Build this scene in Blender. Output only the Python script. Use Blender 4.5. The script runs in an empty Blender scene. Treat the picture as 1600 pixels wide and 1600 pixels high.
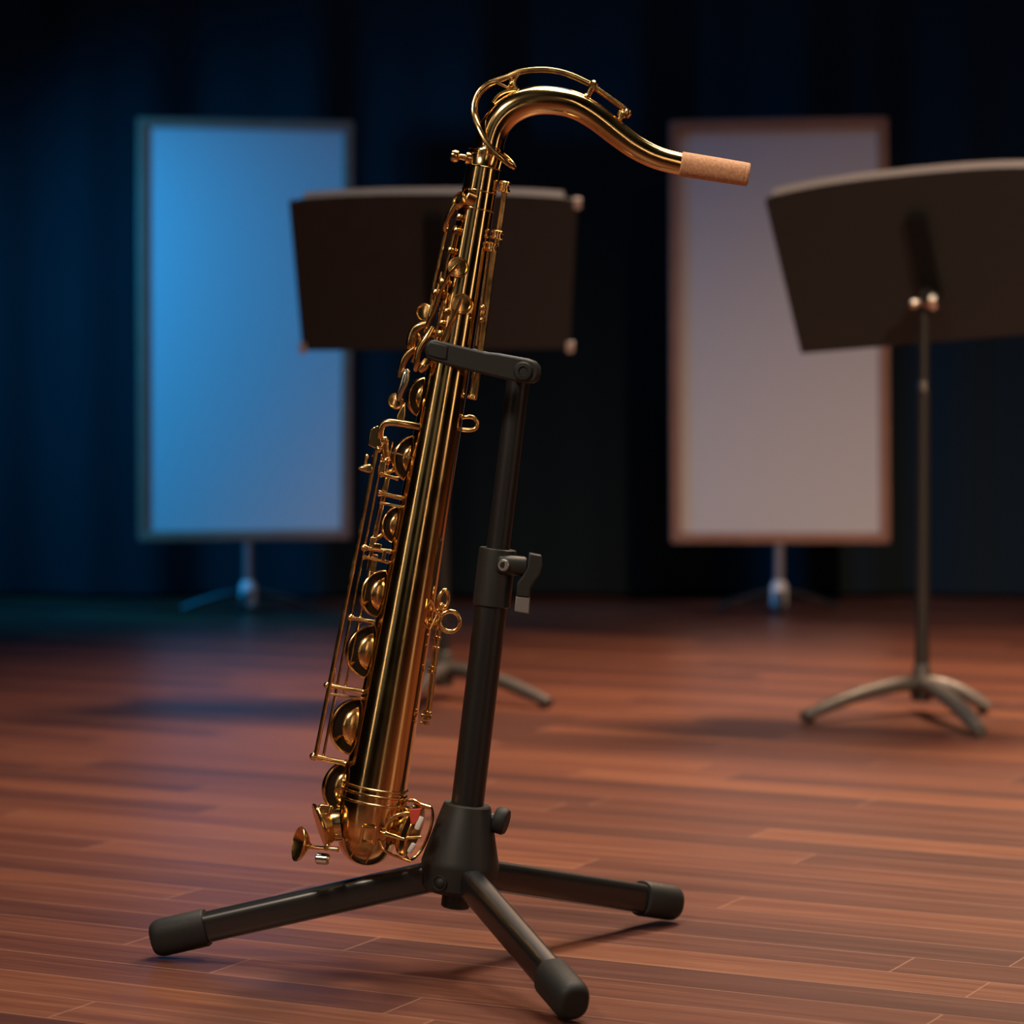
import bpy, math, random
from mathutils import Vector, Matrix
V = Vector
random.seed(4)
scene = bpy.context.scene
COL = scene.collection

# ------------------------------------------------------------------ camera model
F = 4411.0                      # focal length in pixels of a 1600 px frame
CAM_H = 0.56
PITCH = math.atan(209.0 / F)
CAM = V((0, 0, CAM_H))
cp, sp = math.cos(PITCH), math.sin(PITCH)

def ray(px, py):
    u = (px - 800) / F
    v = -(py - 800) / F
    return V((u, cp + v * sp, -sp + v * cp))

def P(px, py, Y):
    """world point at world depth Y seen at (px, py)"""
    d = ray(px, py)
    return CAM + d * (Y / d.y)

def G(px, py, z=0.0):
    """point of the horizontal plane z seen at (px, py)"""
    d = ray(px, py)
    return CAM + d * ((z - CAM_H) / d.z)

# ------------------------------------------------------------------ mesh builder
def frame(d, ref=None):
    d = d.normalized()
    if ref is None or abs(d.dot(ref.normalized())) > 0.98:
        ref = V((0, 0, 1)) if abs(d.z) < 0.9 else V((1, 0, 0))
    a = (ref - d * ref.dot(d)).normalized()
    return a, d.cross(a)

def spline(pts, k=6, vals=None):
    """Catmull-Rom through pts; vals (floats) are carried along"""
    out, ov = [], []
    n = len(pts)
    for i in range(n - 1):
        p0 = pts[max(i - 1, 0)]; p1 = pts[i]; p2 = pts[i + 1]; p3 = pts[min(i + 2, n - 1)]
        for j in range(k):
            t = j / k
            out.append(0.5 * ((2 * p1) + (p2 - p0) * t + (2 * p0 - 5 * p1 + 4 * p2 - p3) * t * t
                              + (3 * p1 - p0 - 3 * p2 + p3) * t ** 3))
            if vals: ov.append(vals[i] * (1 - t) + vals[i + 1] * t)
    out.append(pts[-1])
    if vals:
        ov.append(vals[-1])
        return out, ov
    return out

class MB:
    def __init__(self):
        self.v = []; self.f = []

    def loops(self, rings, cap0=True, cap1=True, wrap=False):
        base = len(self.v); n = len(rings[0]); m = len(rings)
        for r in rings: self.v.extend(r)
        for i in range(m if wrap else m - 1):
            a = base + i * n; b = base + ((i + 1) % m) * n
            for j in range(n):
                k = (j + 1) % n
                self.f.append((a + j, a + k, b + k, b + j))
        if not wrap:
            if cap0: self.f.append(tuple(base + j for j in reversed(range(n))))
            if cap1: self.f.append(tuple(base + (m - 1) * n + j for j in range(n)))
        return self

    def tube(self, pts, r, n=12, closed=False, flat=None, ref=None, caps=True):
        """sweep; r float or list; flat=(a,b) scales the section along / across ref"""
        m = len(pts)
        rs = r if isinstance(r, (list, tuple)) else [r] * m
        rings = []; a = None
        for i in range(m):
            if closed: t = pts[(i + 1) % m] - pts[i - 1]
            else: t = pts[min(i + 1, m - 1)] - pts[max(i - 1, 0)]
            t.normalize()
            if ref is not None: a, b = frame(t, ref)
            elif a is None: a, b = frame(t)
            else:
                a = (a - t * a.dot(t)).normalized(); b = t.cross(a)
            fa, fb = flat or (1, 1)
            rings.append([pts[i] + (a * (math.cos(q) * fa) + b * (math.sin(q) * fb)) * rs[i]
                          for q in [2 * math.pi * j / n for j in range(n)]])
        return self.loops(rings, caps, caps, closed)

    def lathe(self, O, D, prof, n=40, cap0=True, cap1=True):
        D = D.normalized(); a, b = frame(D)
        rings = [[O + D * t + (a * math.cos(q) + b * math.sin(q)) * max(r, 1e-5)
                  for q in [2 * math.pi * j / n for j in range(n)]] for t, r in prof]
        return self.loops(rings, cap0, cap1)

    def rod(self, A, B, r, n=12):
        return self.tube([A, B], r, n)

    def ball(self, c, r, n=14):
        return self.ellipsoid(c, V((r, 0, 0)), V((0, r, 0)), V((0, 0, r)), n)

    def ellipsoid(self, c, ax, ay, az, n=20):
        m = n // 2
        rings = []
        for i in range(m + 1):
            th = math.pi * min(max(i / m, 0.004), 0.996)
            rings.append([c + az * math.cos(th) + (ax * math.cos(q) + ay * math.sin(q)) * math.sin(th)
                          for q in [2 * math.pi * j / n for j in range(n)]])
        return self.loops(rings)

    def torus(self, c, N, R, r, n=36, k=10, stretch=None):
        a, b = frame(N)
        if stretch:
            a = stretch[0].normalized(); b = N.normalized().cross(a); sa, sb = stretch[1], stretch[2]
        else: sa = sb = 1
        pts = [c + a * (math.cos(q) * R * sa) + b * (math.sin(q) * R * sb)
               for q in [2 * math.pi * j / n for j in range(n)]]
        return self.tube(pts, r, k, closed=True)

    def box(self, c, x, y, z):
        """c centre; x, y, z half-extent vectors"""
        s = len(self.v)
        for i in (-1, 1):
            for j in (-1, 1):
                for k in (-1, 1): self.v.append(c + x * i + y * j + z * k)
        for q in ((0, 1, 3, 2), (4, 6, 7, 5), (0, 4, 5, 1), (2, 3, 7, 6), (0, 2, 6, 4), (1, 5, 7, 3)):
            self.f.append(tuple(s + i for i in q))
        return self

    def plate(self, pts, T):
        """polygon pts extruded by vector T"""
        return self.loops([pts, [p + T for p in pts]])

    def section(self, A, B, w, h, up, prof=((0, 1), (1, 1)), power=4.0, n=32):
        """super-elliptic bar from A to B; prof = (t, scale) list"""
        d = B - A; a, b = frame(d, up)
        rings = []
        for t, s in prof:
            c = A + d * t; ring = []
            for j in range(n):
                q = 2 * math.pi * j / n
                cx, sx = math.cos(q), math.sin(q)
                ring.append(c + a * (math.copysign(abs(cx) ** (2 / power), cx) * h / 2 * s)
                            + b * (math.copysign(abs(sx) ** (2 / power), sx) * w / 2 * s))
            rings.append(ring)
        return self.loops(rings)

def build(name, mb, m, parent=None, angle=35, bevel=0):
    me = bpy.data.meshes.new(name)
    off = parent_loc(parent) if parent else V((0, 0, 0))
    me.from_pydata([tuple(p - off) for p in mb.v], [], mb.f)
    me.validate(); me.update()
    import bmesh
    bm = bmesh.new(); bm.from_mesh(me)
    bmesh.ops.recalc_face_normals(bm, faces=bm.faces)
    bm.to_mesh(me); bm.free()
    for p in me.polygons: p.use_smooth = True
    me.set_sharp_from_angle(angle=math.radians(angle))
    me.materials.append(m)
    o = bpy.data.objects.new(name, me); COL.objects.link(o)
    if bevel:
        b = o.modifiers.new('bevel', 'BEVEL'); b.width = bevel; b.segments = 2; b.limit_method = 'ANGLE'
        b.angle_limit = math.radians(40)
    if parent: o.parent = parent
    return o

LOC = {}
def parent_loc(o):
    # children carry no offset of their own, so the root empty's place is the offset
    while o.parent: o = o.parent
    return LOC.get(o.name, V((0, 0, 0)))

def thing(name, loc, label, cat, group=None):
    o = bpy.data.objects.new(name, None); COL.objects.link(o)
    o.empty_display_size = 0.05
    o.location = loc; LOC[o.name] = V(loc)
    o['label'] = label; o['category'] = cat
    if group: o['group'] = group
    return o

# ------------------------------------------------------------------ materials
def mat(name, col, rough=0.5, metal=0.0, spec=0.5, coat=0.0):
    m = bpy.data.materials.new(name); m.use_nodes = True
    b = m.node_tree.nodes['Principled BSDF']
    b.inputs['Base Color'].default_value = (*col, 1)
    b.inputs['Roughness'].default_value = rough
    b.inputs['Metallic'].default_value = metal
    b.inputs['Specular IOR Level'].default_value = spec
    b.inputs['Coat Weight'].default_value = coat
    return m, m.node_tree, b

def noise_into(nt, b, scale, lo, hi, sock='Roughness', detail=4):
    tc = nt.nodes.new('ShaderNodeTexCoord')
    nz = nt.nodes.new('ShaderNodeTexNoise'); nz.inputs['Scale'].default_value = scale
    nz.inputs['Detail'].default_value = detail
    mr = nt.nodes.new('ShaderNodeMapRange')
    mr.inputs['From Min'].default_value = 0.3; mr.inputs['From Max'].default_value = 0.7
    mr.inputs['To Min'].default_value = lo; mr.inputs['To Max'].default_value = hi
    nt.links.new(tc.outputs['Object'], nz.inputs['Vector'])
    nt.links.new(nz.outputs['Fac'], mr.inputs['Value'])
    nt.links.new(mr.outputs['Result'], b.inputs[sock])
    return nz, tc

def bump(nt, b, src, strength, dist):
    bp = nt.nodes.new('ShaderNodeBump')
    bp.inputs['Strength'].default_value = strength; bp.inputs['Distance'].default_value = dist
    nt.links.new(src, bp.inputs['Height']); nt.links.new(bp.outputs['Normal'], b.inputs['Normal'])

def mixcol(nt, fac, c1, c2):
    mx = nt.nodes.new('ShaderNodeMix'); mx.data_type = 'RGBA'
    if hasattr(fac, 'links'): nt.links.new(fac, mx.inputs[0])
    else: mx.inputs[0].default_value = fac
    for s, c in ((6, c1), (7, c2)):
        if hasattr(c, 'links'): nt.links.new(c, mx.inputs[s])
        else: mx.inputs[s].default_value = (*c, 1)
    return mx.outputs[2]

BRASS, nt, b = mat('lacquered_brass', (0.76, 0.52, 0.23), 0.14, 1.0)
noise_into(nt, b, 35, 0.11, 0.17)
KEYBRASS, nt, b = mat('key_brass', (0.83, 0.53, 0.22), 0.2, 1.0)
noise_into(nt, b, 90, 0.14, 0.28)
NICKEL, _, _ = mat('pale_nickel', (0.72, 0.70, 0.62), 0.2, 1.0)
PADM, nt, b = mat('pad_leather', (0.016, 0.010, 0.008), 0.7, 0, 0.25)
noise_into(nt, b, 200, 0.5, 0.75)
FELT_R, _, _ = mat('red_felt', (0.62, 0.07, 0.04), 0.9)
FELT_W, _, _ = mat('white_felt', (0.75, 0.72, 0.68), 0.8)
CORK, nt, b = mat('cork', (0.5, 0.27, 0.14), 0.85)
nz, tc = noise_into(nt, b, 420, 0.75, 0.95)
cr = mixcol(nt, nz.outputs['Fac'], (0.28, 0.11, 0.05), (0.85, 0.46, 0.26))
nt.links.new(cr, b.inputs['Base Color']); bump(nt, b, nz.outputs['Fac'], 0.35, 0.001)
BLACKMETAL, nt, b = mat('black_satin_metal', (0.010, 0.0098, 0.0102), 0.4, 0.0, 0.45)
noise_into(nt, b, 25, 0.38, 0.42)
LEGM, _, _ = mat('black_leg_enamel', (0.011, 0.0105, 0.0105), 0.3, 0.0, 0.95)
SLOT, _, _ = mat('matt_black_channel', (0.004, 0.005, 0.0055), 0.7, 0.0, 0.2)
PLASTIC, nt, b = mat('black_plastic', (0.015, 0.0145, 0.0145), 0.5, 0.0, 0.45)
nz, tc = noise_into(nt, b, 900, 0.42, 0.58); bump(nt, b, nz.outputs['Fac'], 0.12, 0.0004)
RUBBER, nt, b = mat('black_rubber', (0.016, 0.0155, 0.015), 0.62, 0.0, 0.35)
nz, tc = noise_into(nt, b, 500, 0.55, 0.7); bump(nt, b, nz.outputs['Fac'], 0.15, 0.0005)
GREYPL, _, _ = mat('grey_plastic', (0.17, 0.155, 0.15), 0.5)
STEEL, _, _ = mat('screw_steel', (0.35, 0.34, 0.34), 0.35, 0.9)
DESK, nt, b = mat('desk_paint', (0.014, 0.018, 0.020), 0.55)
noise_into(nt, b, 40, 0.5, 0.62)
SHAFT, _, _ = mat('shaft_paint', (0.022, 0.021, 0.021), 0.4)
BASEM, nt, b = mat('cast_base_paint', (0.09, 0.08, 0.075), 0.45, 0.3)
noise_into(nt, b, 80, 0.4, 0.55)
CHROME, _, _ = mat('bright_chrome', (0.75, 0.72, 0.68), 0.25, 1.0)
LIT_CORNER, _, _ = mat('lit_corner_tone', (0.55, 0.48, 0.47), 0.5)  # pale colour standing for light on the desk corners
SCREEN, nt, b = mat('screen_fabric', (0.62, 0.60, 0.60), 0.85, 0, 0.2)
nz, tc = noise_into(nt, b, 400, 0.8, 0.9); bump(nt, b, nz.outputs['Fac'], 0.1, 0.0005)
FRAMEW, nt, b = mat('frame_wood', (0.25, 0.11, 0.065), 0.45)
tc = nt.nodes.new('ShaderNodeTexCoord'); nz = nt.nodes.new('ShaderNodeTexNoise'); nz.inputs['Scale'].default_value = 30
nt.links.new(tc.outputs['Object'], nz.inputs['Vector'])
nt.links.new(mixcol(nt, nz.outputs['Fac'], (0.24, 0.11, 0.07), (0.38, 0.18, 0.12)), b.inputs['Base Color'])
CURTAIN, nt, b = mat('black_velour', (0.0085, 0.016, 0.021), 0.9, 0, 0.15)
b.inputs['Sheen Weight'].default_value = 0.05
WALL, nt, b = mat('dark_wall_paint', (0.015, 0.016, 0.018), 0.85)
noise_into(nt, b, 8, 0.8, 0.92)

def floor_material():
    m, nt, b = mat('mahogany_planks', (0.1, 0.04, 0.02), 0.35)
    N = nt.nodes.new; L = nt.links.new
    def math_(op, a, c=None):
        n = N('ShaderNodeMath'); n.operation = op
        for i, s in enumerate((a, c)):
            if s is None: continue
            if hasattr(s, 'links'): L(s, n.inputs[i])
            else: n.inputs[i].default_value = s
        return n.outputs[0]
    tc = N('ShaderNodeTexCoord'); mp = N('ShaderNodeMapping')
    mp.inputs['Rotation'].default_value = (0, 0, math.radians(PLANK_ROT))
    mp.inputs['Location'].default_value = PLANK_OFF
    L(tc.outputs['Object'], mp.inputs['Vector'])
    sx = N('ShaderNodeSeparateXYZ'); L(mp.outputs[0], sx.inputs[0])
    W, LEN = 0.074, 0.82
    vy = math_('DIVIDE', sx.outputs[1], W)
    row = math_('FLOOR', vy)
    wn = N('ShaderNodeTexWhiteNoise'); wn.noise_dimensions = '1D'; L(row, wn.inputs['W'])
    ux = math_('ADD', math_('DIVIDE', sx.outputs[0], LEN), math_('MULTIPLY', wn.outputs['Value'], 7.3))
    colm = math_('FLOOR', ux)
    cb = N('ShaderNodeCombineXYZ'); L(row, cb.inputs[0]); L(colm, cb.inputs[1])
    pn = N('ShaderNodeTexWhiteNoise'); pn.noise_dimensions = '2D'; L(cb.outputs[0], pn.inputs['Vector'])
    # seams
    fy = math_('FRACT', vy); fx = math_('FRACT', ux)
    ey = math_('MULTIPLY', math_('MINIMUM', fy, math_('SUBTRACT', 1.0, fy)), W)
    ex = math_('MULTIPLY', math_('MINIMUM', fx, math_('SUBTRACT', 1.0, fx)), LEN)
    ed = math_('MINIMUM', ex, ey)
    seam = N('ShaderNodeMapRange'); seam.inputs['From Min'].default_value = 0.0003
    seam.inputs['From Max'].default_value = 0.0013
    seam.inputs['To Min'].default_value = 1; seam.inputs['To Max'].default_value = 0
    L(ed, seam.inputs['Value'])
    # grain, stretched along the planks and shifted from plank to plank
    gm = N('ShaderNodeMapping'); gm.inputs['Scale'].default_value = (1.6, 42, 1)
    L(mp.outputs[0], gm.inputs['Vector'])
    ga = N('ShaderNodeVectorMath'); ga.operation = 'ADD'
    sh = N('ShaderNodeVectorMath'); sh.operation = 'SCALE'; L(pn.outputs['Color'], sh.inputs[0]); sh.inputs['Scale'].default_value = 37
    L(gm.outputs[0], ga.inputs[0]); L(sh.outputs[0], ga.inputs[1])
    g1 = N('ShaderNodeTexNoise'); g1.inputs['Scale'].default_value = 1.3; g1.inputs['Detail'].default_value = 6
    g1.inputs['Roughness'].default_value = 0.62; L(ga.outputs[0], g1.inputs['Vector'])
    gm2 = N('ShaderNodeMapping'); gm2.inputs['Scale'].default_value = (9, 420, 1)
    L(mp.outputs[0], gm2.inputs['Vector'])
    g2 = N('ShaderNodeTexNoise'); g2.inputs['Scale'].default_value = 1; g2.inputs['Detail'].default_value = 3
    L(gm2.outputs[0], g2.inputs['Vector'])
    gr = N('ShaderNodeMapRange'); gr.inputs['From Min'].default_value = 0.3; gr.inputs['From Max'].default_value = 0.72
    L(g1.outputs['Fac'], gr.inputs['Value'])
    plank = N('ShaderNodeValToRGB')
    el = plank.color_ramp.elements
    el[0].position = 0.0; el[0].color = (0.060, 0.018, 0.013, 1)
    el[1].position = 1.0; el[1].color = (0.235, 0.085, 0.038, 1)
    for p, c in ((0.35, (0.092, 0.027, 0.017, 1)), (0.7, (0.15, 0.046, 0.024, 1))):
        e = el.new(p); e.color = c
    t = math_('ADD', math_('MULTIPLY', pn.outputs['Value'], 0.62), math_('MULTIPLY', gr.outputs[0], 0.42))
    L(t, plank.inputs['Fac'])
    fine = N('ShaderNodeMapRange'); fine.inputs['From Min'].default_value = 0.3; fine.inputs['From Max'].default_value = 0.7
    fine.inputs['To Min'].default_value = 0.72; fine.inputs['To Max'].default_value = 1.18
    L(g2.outputs['Fac'], fine.inputs['Value'])
    ml = N('ShaderNodeVectorMath'); ml.operation = 'SCALE'
    L(plank.outputs['Color'], ml.inputs[0]); L(fine.outputs[0], ml.inputs['Scale'])
    sf = math_('MULTIPLY', seam.outputs[0], 0.55)
    L(mixcol(nt, sf, ml.outputs[0], (0.42, 0.22, 0.14)), b.inputs['Base Color'])
    rr = N('ShaderNodeMapRange'); rr.inputs['To Min'].default_value = 0.30; rr.inputs['To Max'].default_value = 0.46
    L(g1.outputs['Fac'], rr.inputs['Value']); L(rr.outputs[0], b.inputs['Roughness'])
    h = math_('SUBTRACT', math_('MULTIPLY', g2.outputs['Fac'], 0.35), seam.outputs[0])
    bump(nt, b, h, 0.25, 0.0006)
    return m
PLANK_ROT = 27.0
PLANK_OFF = (0.0, 0.0, 0)
FLOORM = floor_material()

# ------------------------------------------------------------------ the room
YB = G(700, 938).y              # foot of the back curtain
X0, X1, Y0, Y1, ZC = -4.2, 4.2, -3.6, YB + 0.45, 4.6
T = 0.12
def struct(name, lo, hi, m):
    c = (V(lo) + V(hi)) / 2; e = (V(hi) - V(lo)) / 2
    o = build(name, MB().box(c, V((e.x, 0, 0)), V((0, e.y, 0)), V((0, 0, e.z))), m)
    o['kind'] = 'structure'
    return o
struct('floor', (X0 - T, Y0 - T, -T), (X1 + T, Y1 + T, 0), FLOORM)
struct('ceiling', (X0 - T, Y0 - T, ZC), (X1 + T, Y1 + T, ZC + T), WALL)
struct('wall_back', (X0 - T, Y1, 0), (X1 + T, Y1 + T, ZC), WALL)
struct('wall_front', (X0 - T, Y0 - T, 0), (X1 + T, Y0, ZC), WALL)
struct('wall_left', (X0 - T, Y0, 0), (X0, Y1, ZC), WALL)
struct('wall_right', (X1, Y0, 0), (X1 + T, Y1, ZC), WALL)

# pleated stage curtain
mb = MB(); nx = 620
def pleat(x):
    return 0.035 * math.sin(x * 13.5 + 0.9 * math.sin(x * 2.3)) + 0.012 * math.sin(x * 31 + 1.0)
front = []; xs = [X0 + 0.1 + (X1 - X0 - 0.2) * i / nx for i in range(nx + 1)]
levels = [(0.012, 1.1), (0.4, 1.0), (2.0, 0.95), (ZC - 0.05, 0.8)]
rings = []
for z, k in levels:
    fr = [V((x, YB + 0.07 + pleat(x) * k, z)) for x in xs]
    bk = [V((x, YB + 0.082 + pleat(x) * k, z)) for x in reversed(xs)]
    rings.append(fr + bk)
mb.loops(rings, False, False)
cur = build('stage_curtain', mb, CURTAIN, angle=80)
cur['label'] = 'black pleated stage curtain hanging behind the framed panels, blue at its left end'
cur['category'] = 'curtain'

# ------------------------------------------------------------------ saxophone stand
fL, fR, fF = G(258, 1497), G(1043, 1441), G(893, 1599)
HY = (fL.y + fR.y + fF.y) / 3                     # depth of the pole foot
st = thing('saxophone_stand', V((P(722, 1400, HY).x, HY, 0)),
           'black folding tripod instrument stand holding up the saxophone, with a lever clamp on its pole', 'instrument stand')
U = HY / F                                         # metres per photo pixel at the stand
def pole(py, dx=0.0): return P(730.5 + 0.12 * (1255 - py) + dx, py, HY)
axis = (pole(600) - pole(1255)).normalized()
TOCAM = V((0, -1, 0)); RIGHT = V((1, 0, 0)); UP = V((0, 0, 1))
side = (RIGHT - axis * RIGHT.dot(axis)).normalized()
fwd = TOCAM

# hub
hb = pole(1350); 
def along(py): return (pole(py) - hb).dot(axis)
prof = [(along(1394), 40 * U), (along(1393), 50 * U), (along(1386), 57 * U), (along(1352), 61.5 * U), (along(1348), 61.5 * U),
        (along(1342), 60 * U), (along(1270), 41 * U), (along(1262), 38.5 * U), (along(1258), 37.5 * U), (along(1255.5), 35 * U),
        (along(1256), 31 * U)]
build('hub', MB().lathe(hb, axis, prof, 64), PLASTIC, st, angle=28)
build('hub_plug', MB().lathe(hb, axis, [(along(1418), 20 * U), (along(1416), 22.5 * U), (along(1390), 23 * U)], 40), PLASTIC, st)
# bolt in a recess on the hub front
for q, nm in ((-0.5, 'hub_bolt'), (0.78, 'hub_bolt')):
    c0 = pole(1374); n = (fwd * math.cos(q) + side * math.sin(q)).normalized()
    c = c0 + n * 58 * U
    mbb = MB().torus(c + n * 1.2 * U, n, 11 * U, 1.6 * U)
    mbb.lathe(c - n * 4 * U, n, [(0, 9 * U), (5 * U, 9 * U), (8 * U, 6 * U), (9.5 * U, 2 * U)], 24)
    build(nm, mbb, RUBBER, st)
# lock knob to the right of the hub
ka = (side * 1.0 + axis * -0.12 + fwd * 0.28).normalized()
k0 = pole(1272) + side * 32 * U
mbk = MB().lathe(k0, ka, [(0, 8 * U), (16 * U, 8 * U)], 24)
kc = build('knob_stem', mbk, PLASTIC, st)
mbk = MB(); prof = [(14, 15), (15, 19), (18, 21), (30, 21.5), (34, 19), (35, 12), (34, 2)]
mbk.lathe(k0, ka, [(a * U, r * U) for a, r in prof], 36)
build('lock_knob', mbk, RUBBER, st)

# pole
build('lower_tube', MB().lathe(hb, axis, [(along(1300), 25.8 * U), (along(930), 25.3 * U), (along(929), 24 * U)], 48), BLACKMETAL, st)
build('upper_tube', MB().lathe(hb, axis, [(along(948), 18.3 * U), (along(590), 17.8 * U)], 48), BLACKMETAL, st)
# clamp collar
mbc = MB().lathe(hb, axis, [(along(947), 27 * U), (along(945.5), 29.5 * U), (along(936), 29.5 * U), (along(862), 29.5 * U),
                            (along(858), 29 * U), (along(857), 27.5 * U), (along(857), 19 * U)], 56)
cl = build('clamp_collar', mbc, PLASTIC, st, angle=28)
c = P(786, 881, HY) + fwd * 24 * U
mbl = MB().section(P(776, 880, HY) + fwd * 20 * U, P(822, 884, HY) + fwd * 20 * U, 34 * U, 31 * U, UP, ((0, .8), (.08, 1), (.92, 1), (1, .85)), 2.4)
build('clamp_lug', mbl, PLASTIC, cl)
n = (fwd * 1.0 - RIGHT * 0.35 + UP * 0.05).normalized()
c = P(788, 881, HY) + fwd * 33 * U
mbs = MB().lathe(c, n, [(0, 9.5 * U), (5 * U, 9.5 * U), (6.5 * U, 8 * U), (6.5 * U, 5 * U), (3.5 * U, 4 * U)], 28)
build('clamp_screw', mbs, STEEL, cl)
lev = [(826, 862), (846, 866), (848, 880), (844, 895), (835, 906), (829, 917), (828, 931), (806, 929), (808, 908), (816, 898), (824, 884)]
mbl = MB().plate([P(x, y, HY) + fwd * 9 * U for x, y in lev], fwd * 26 * U)
lv = build('clamp_lever', mbl, PLASTIC, st, bevel=0.0014)
tip = [(828, 931), (826.5, 957), (803.5, 953), (806, 929)]
build('lever_tip', MB().plate([P(x, y, HY) + fwd * 11 * U for x, y in tip], fwd * 22 * U), GREYPL, lv, bevel=0.0012)

# legs
hubc = pole(1372)
def hub_side(foot, r=50 * U):
    d = V((foot.x - hubc.x, foot.y - hubc.y, 0)).normalized()
    return hubc + d * r
leg_lines = []
def leg3(foot, capfrac, w=38 * U, h=49 * U, capw=54 * U, caph=60 * U, over=0.012):
    A = hub_side(foot)
    dirh = V((foot.x - A.x, foot.y - A.y, 0)).normalized()
    # cap end slightly past the contact point
    B = V((foot.x, foot.y, caph * 0.5 * 0.99)) + dirh * over
    d = B - A
    l = build('leg', MB().section(A - d.normalized() * 22 * U, A + d * 0.97, w, h, UP, power=3.2, n=48), LEGM, st)
    C0 = A + d * (1 - capfrac); D = B - C0; e = D.length
    r = caph * 0.30
    prof = [(0, .88), (0.0001, .95), (.03, 1)]
    prof += [(1 - (r / e) * (1 - math.sin(q)), 0.62 + 0.38 * math.cos(q)) for q in [0, .3, .6, .9, 1.15, 1.35, 1.5, 1.57]]
    prof += [(1.002, .3), (1.003, 0.02)]
    build('leg_cap', MB().section(C0, B, capw, caph, UP, prof, power=2.4), RUBBER, l)
    leg_lines.append((A, B))
leg3(fL, 0.20)
leg3(fR, 0.19)
leg3(fF, 0.22, over=0.008)

# depth of the saxophone: its bow rests on the left leg
A, B = leg_lines[0]
tt = 0.28
LEGP = A + (B - A) * tt
SY = LEGP.y - 0.030
SU = SY / F
def S(px, py, w=0.0):
    """point of the saxophone at photo position px,py standing w pixels in front of its axis plane"""
    return P(px, py, SY - w * SU)

# yoke at the top of the pole
wf = 47
yk_out = [(664, 548), (666, 538), (671, 532), (680, 531), (760, 550.5), (776, 552), (822, 560.5), (834, 565), (841, 573), (842, 584), (838, 594), (831, 599),
          (812, 598), (782, 591), (748, 583), (707, 573), (678, 565), (667, 560)]
mby = MB().plate([S(x, y, wf) for x, y in yk_out], V((0, -13 * SU, 0)))
yk = build('yoke_arm', mby, PLASTIC, st, bevel=0.0022)
back = [(x + 4, y) for x, y in yk_out if x > 640]
build('yoke_arm', MB().plate([S(x, y, -66) for x, y in back], V((0, -13 * SU, 0))), PLASTIC, st, bevel=0.0022)
hc = S(817, 580, wf + 1)
build('yoke_hinge', MB().lathe(S(817, 580, -60), V((0, -1, 0)), [(0, 15 * SU), (2 * SU, 19 * SU), ((wf + 59) * SU, 19 * SU)], 36), PLASTIC, st)
n = TOCAM
build('hinge_screw', MB().lathe(hc, n, [(0, 15 * SU), (14 * SU, 15 * SU), (17 * SU, 12.5 * SU), (17.5 * SU, 7.5 * SU), (15 * SU, 6 * SU)], 6 * 6), RUBBER, yk)
mbp = MB().plate([S(x, y, wf + 10) for x, y in [(667, 540), (672, 534), (690, 538), (700, 541), (698, 562), (684, 560), (668, 555)]], V((0, -6 * SU, 0)))
build('yoke_pad', mbp, GREYPL if False else RUBBER, yk, bevel=0.0012)

# ------------------------------------------------------------------ saxophone
def cx(y): return 753 - 0.1745 * (y - 275)
def hw(y): return 26.5 + 0.0254 * (y - 275)
BOT = S(569, 1366, -50)
sx = thing('tenor_saxophone', BOT, 'gold lacquered tenor saxophone without a mouthpiece, leaning in the black tripod stand', 'saxophone')
AX = (S(cx(300), 300) - S(cx(1200), 1200)).normalized()       # upwards along the body
SR = (RIGHT - AX * RIGHT.dot(AX)).normalized()                # right, across the body
SF = TOCAM

def bpart(name, mb, m=None, parent=None, **k):
    return build(name, mb, m or BRASS, parent or sx, **k)

bo = S(cx(1238), 1238)
def bt(y): return (S(cx(y), y) - bo).dot(AX)
ck = 0.985
prof = [(bt(1245), hw(1238) * ck * SU), (bt(240), hw(240) * ck * SU)]
pr = []
for y in range(1245, 239, -15):
    pr.append((bt(y), hw(y) * ck * SU))
bpart('body_tube', MB().lathe(bo, AX, pr, 96, True, True))
def ring(y, grow, half, name='body_ring', rr=None):
    r0 = (rr or hw(y)) * ck * SU
    return MB().lathe(S(cx(y), y), AX, [(-half * SU, r0 - .5 * SU), (-half * SU, r0 + grow * .6 * SU), (-half * .5 * SU, r0 + grow * SU),
                                        (half * .5 * SU, r0 + grow * SU), (half * SU, r0 + grow * .6 * SU), (half * SU, r0 - .5 * SU)], 72, False, False)
for y in (299, 327):
    bpart('body_ring', ring(y, 1.0, 1.3), KEYBRASS)
bpart('neck_socket', MB().lathe(S(cx(250), 250), AX, [(-13 * SU, 26 * SU), (-13 * SU, 27.4 * SU), (-11.5 * SU, 27.8 * SU), (-10.5 * SU, 26.8 * SU), (6 * SU, 26.3 * SU), (7 * SU, 27.6 * SU), (8.5 * SU, 27.6 * SU), (9.5 * SU, 26.3 * SU), (12.5 * SU, 26.2 * SU), (13.5 * SU, 27.6 * SU), (15 * SU, 27.2 * SU), (15.5 * SU, 23 * SU)], 64), BRASS, angle=50)
for y in (1228, 1237, 1250):
    bpart('bow_ring', ring(y, 3.0, 2.2), KEYBRASS)

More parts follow.
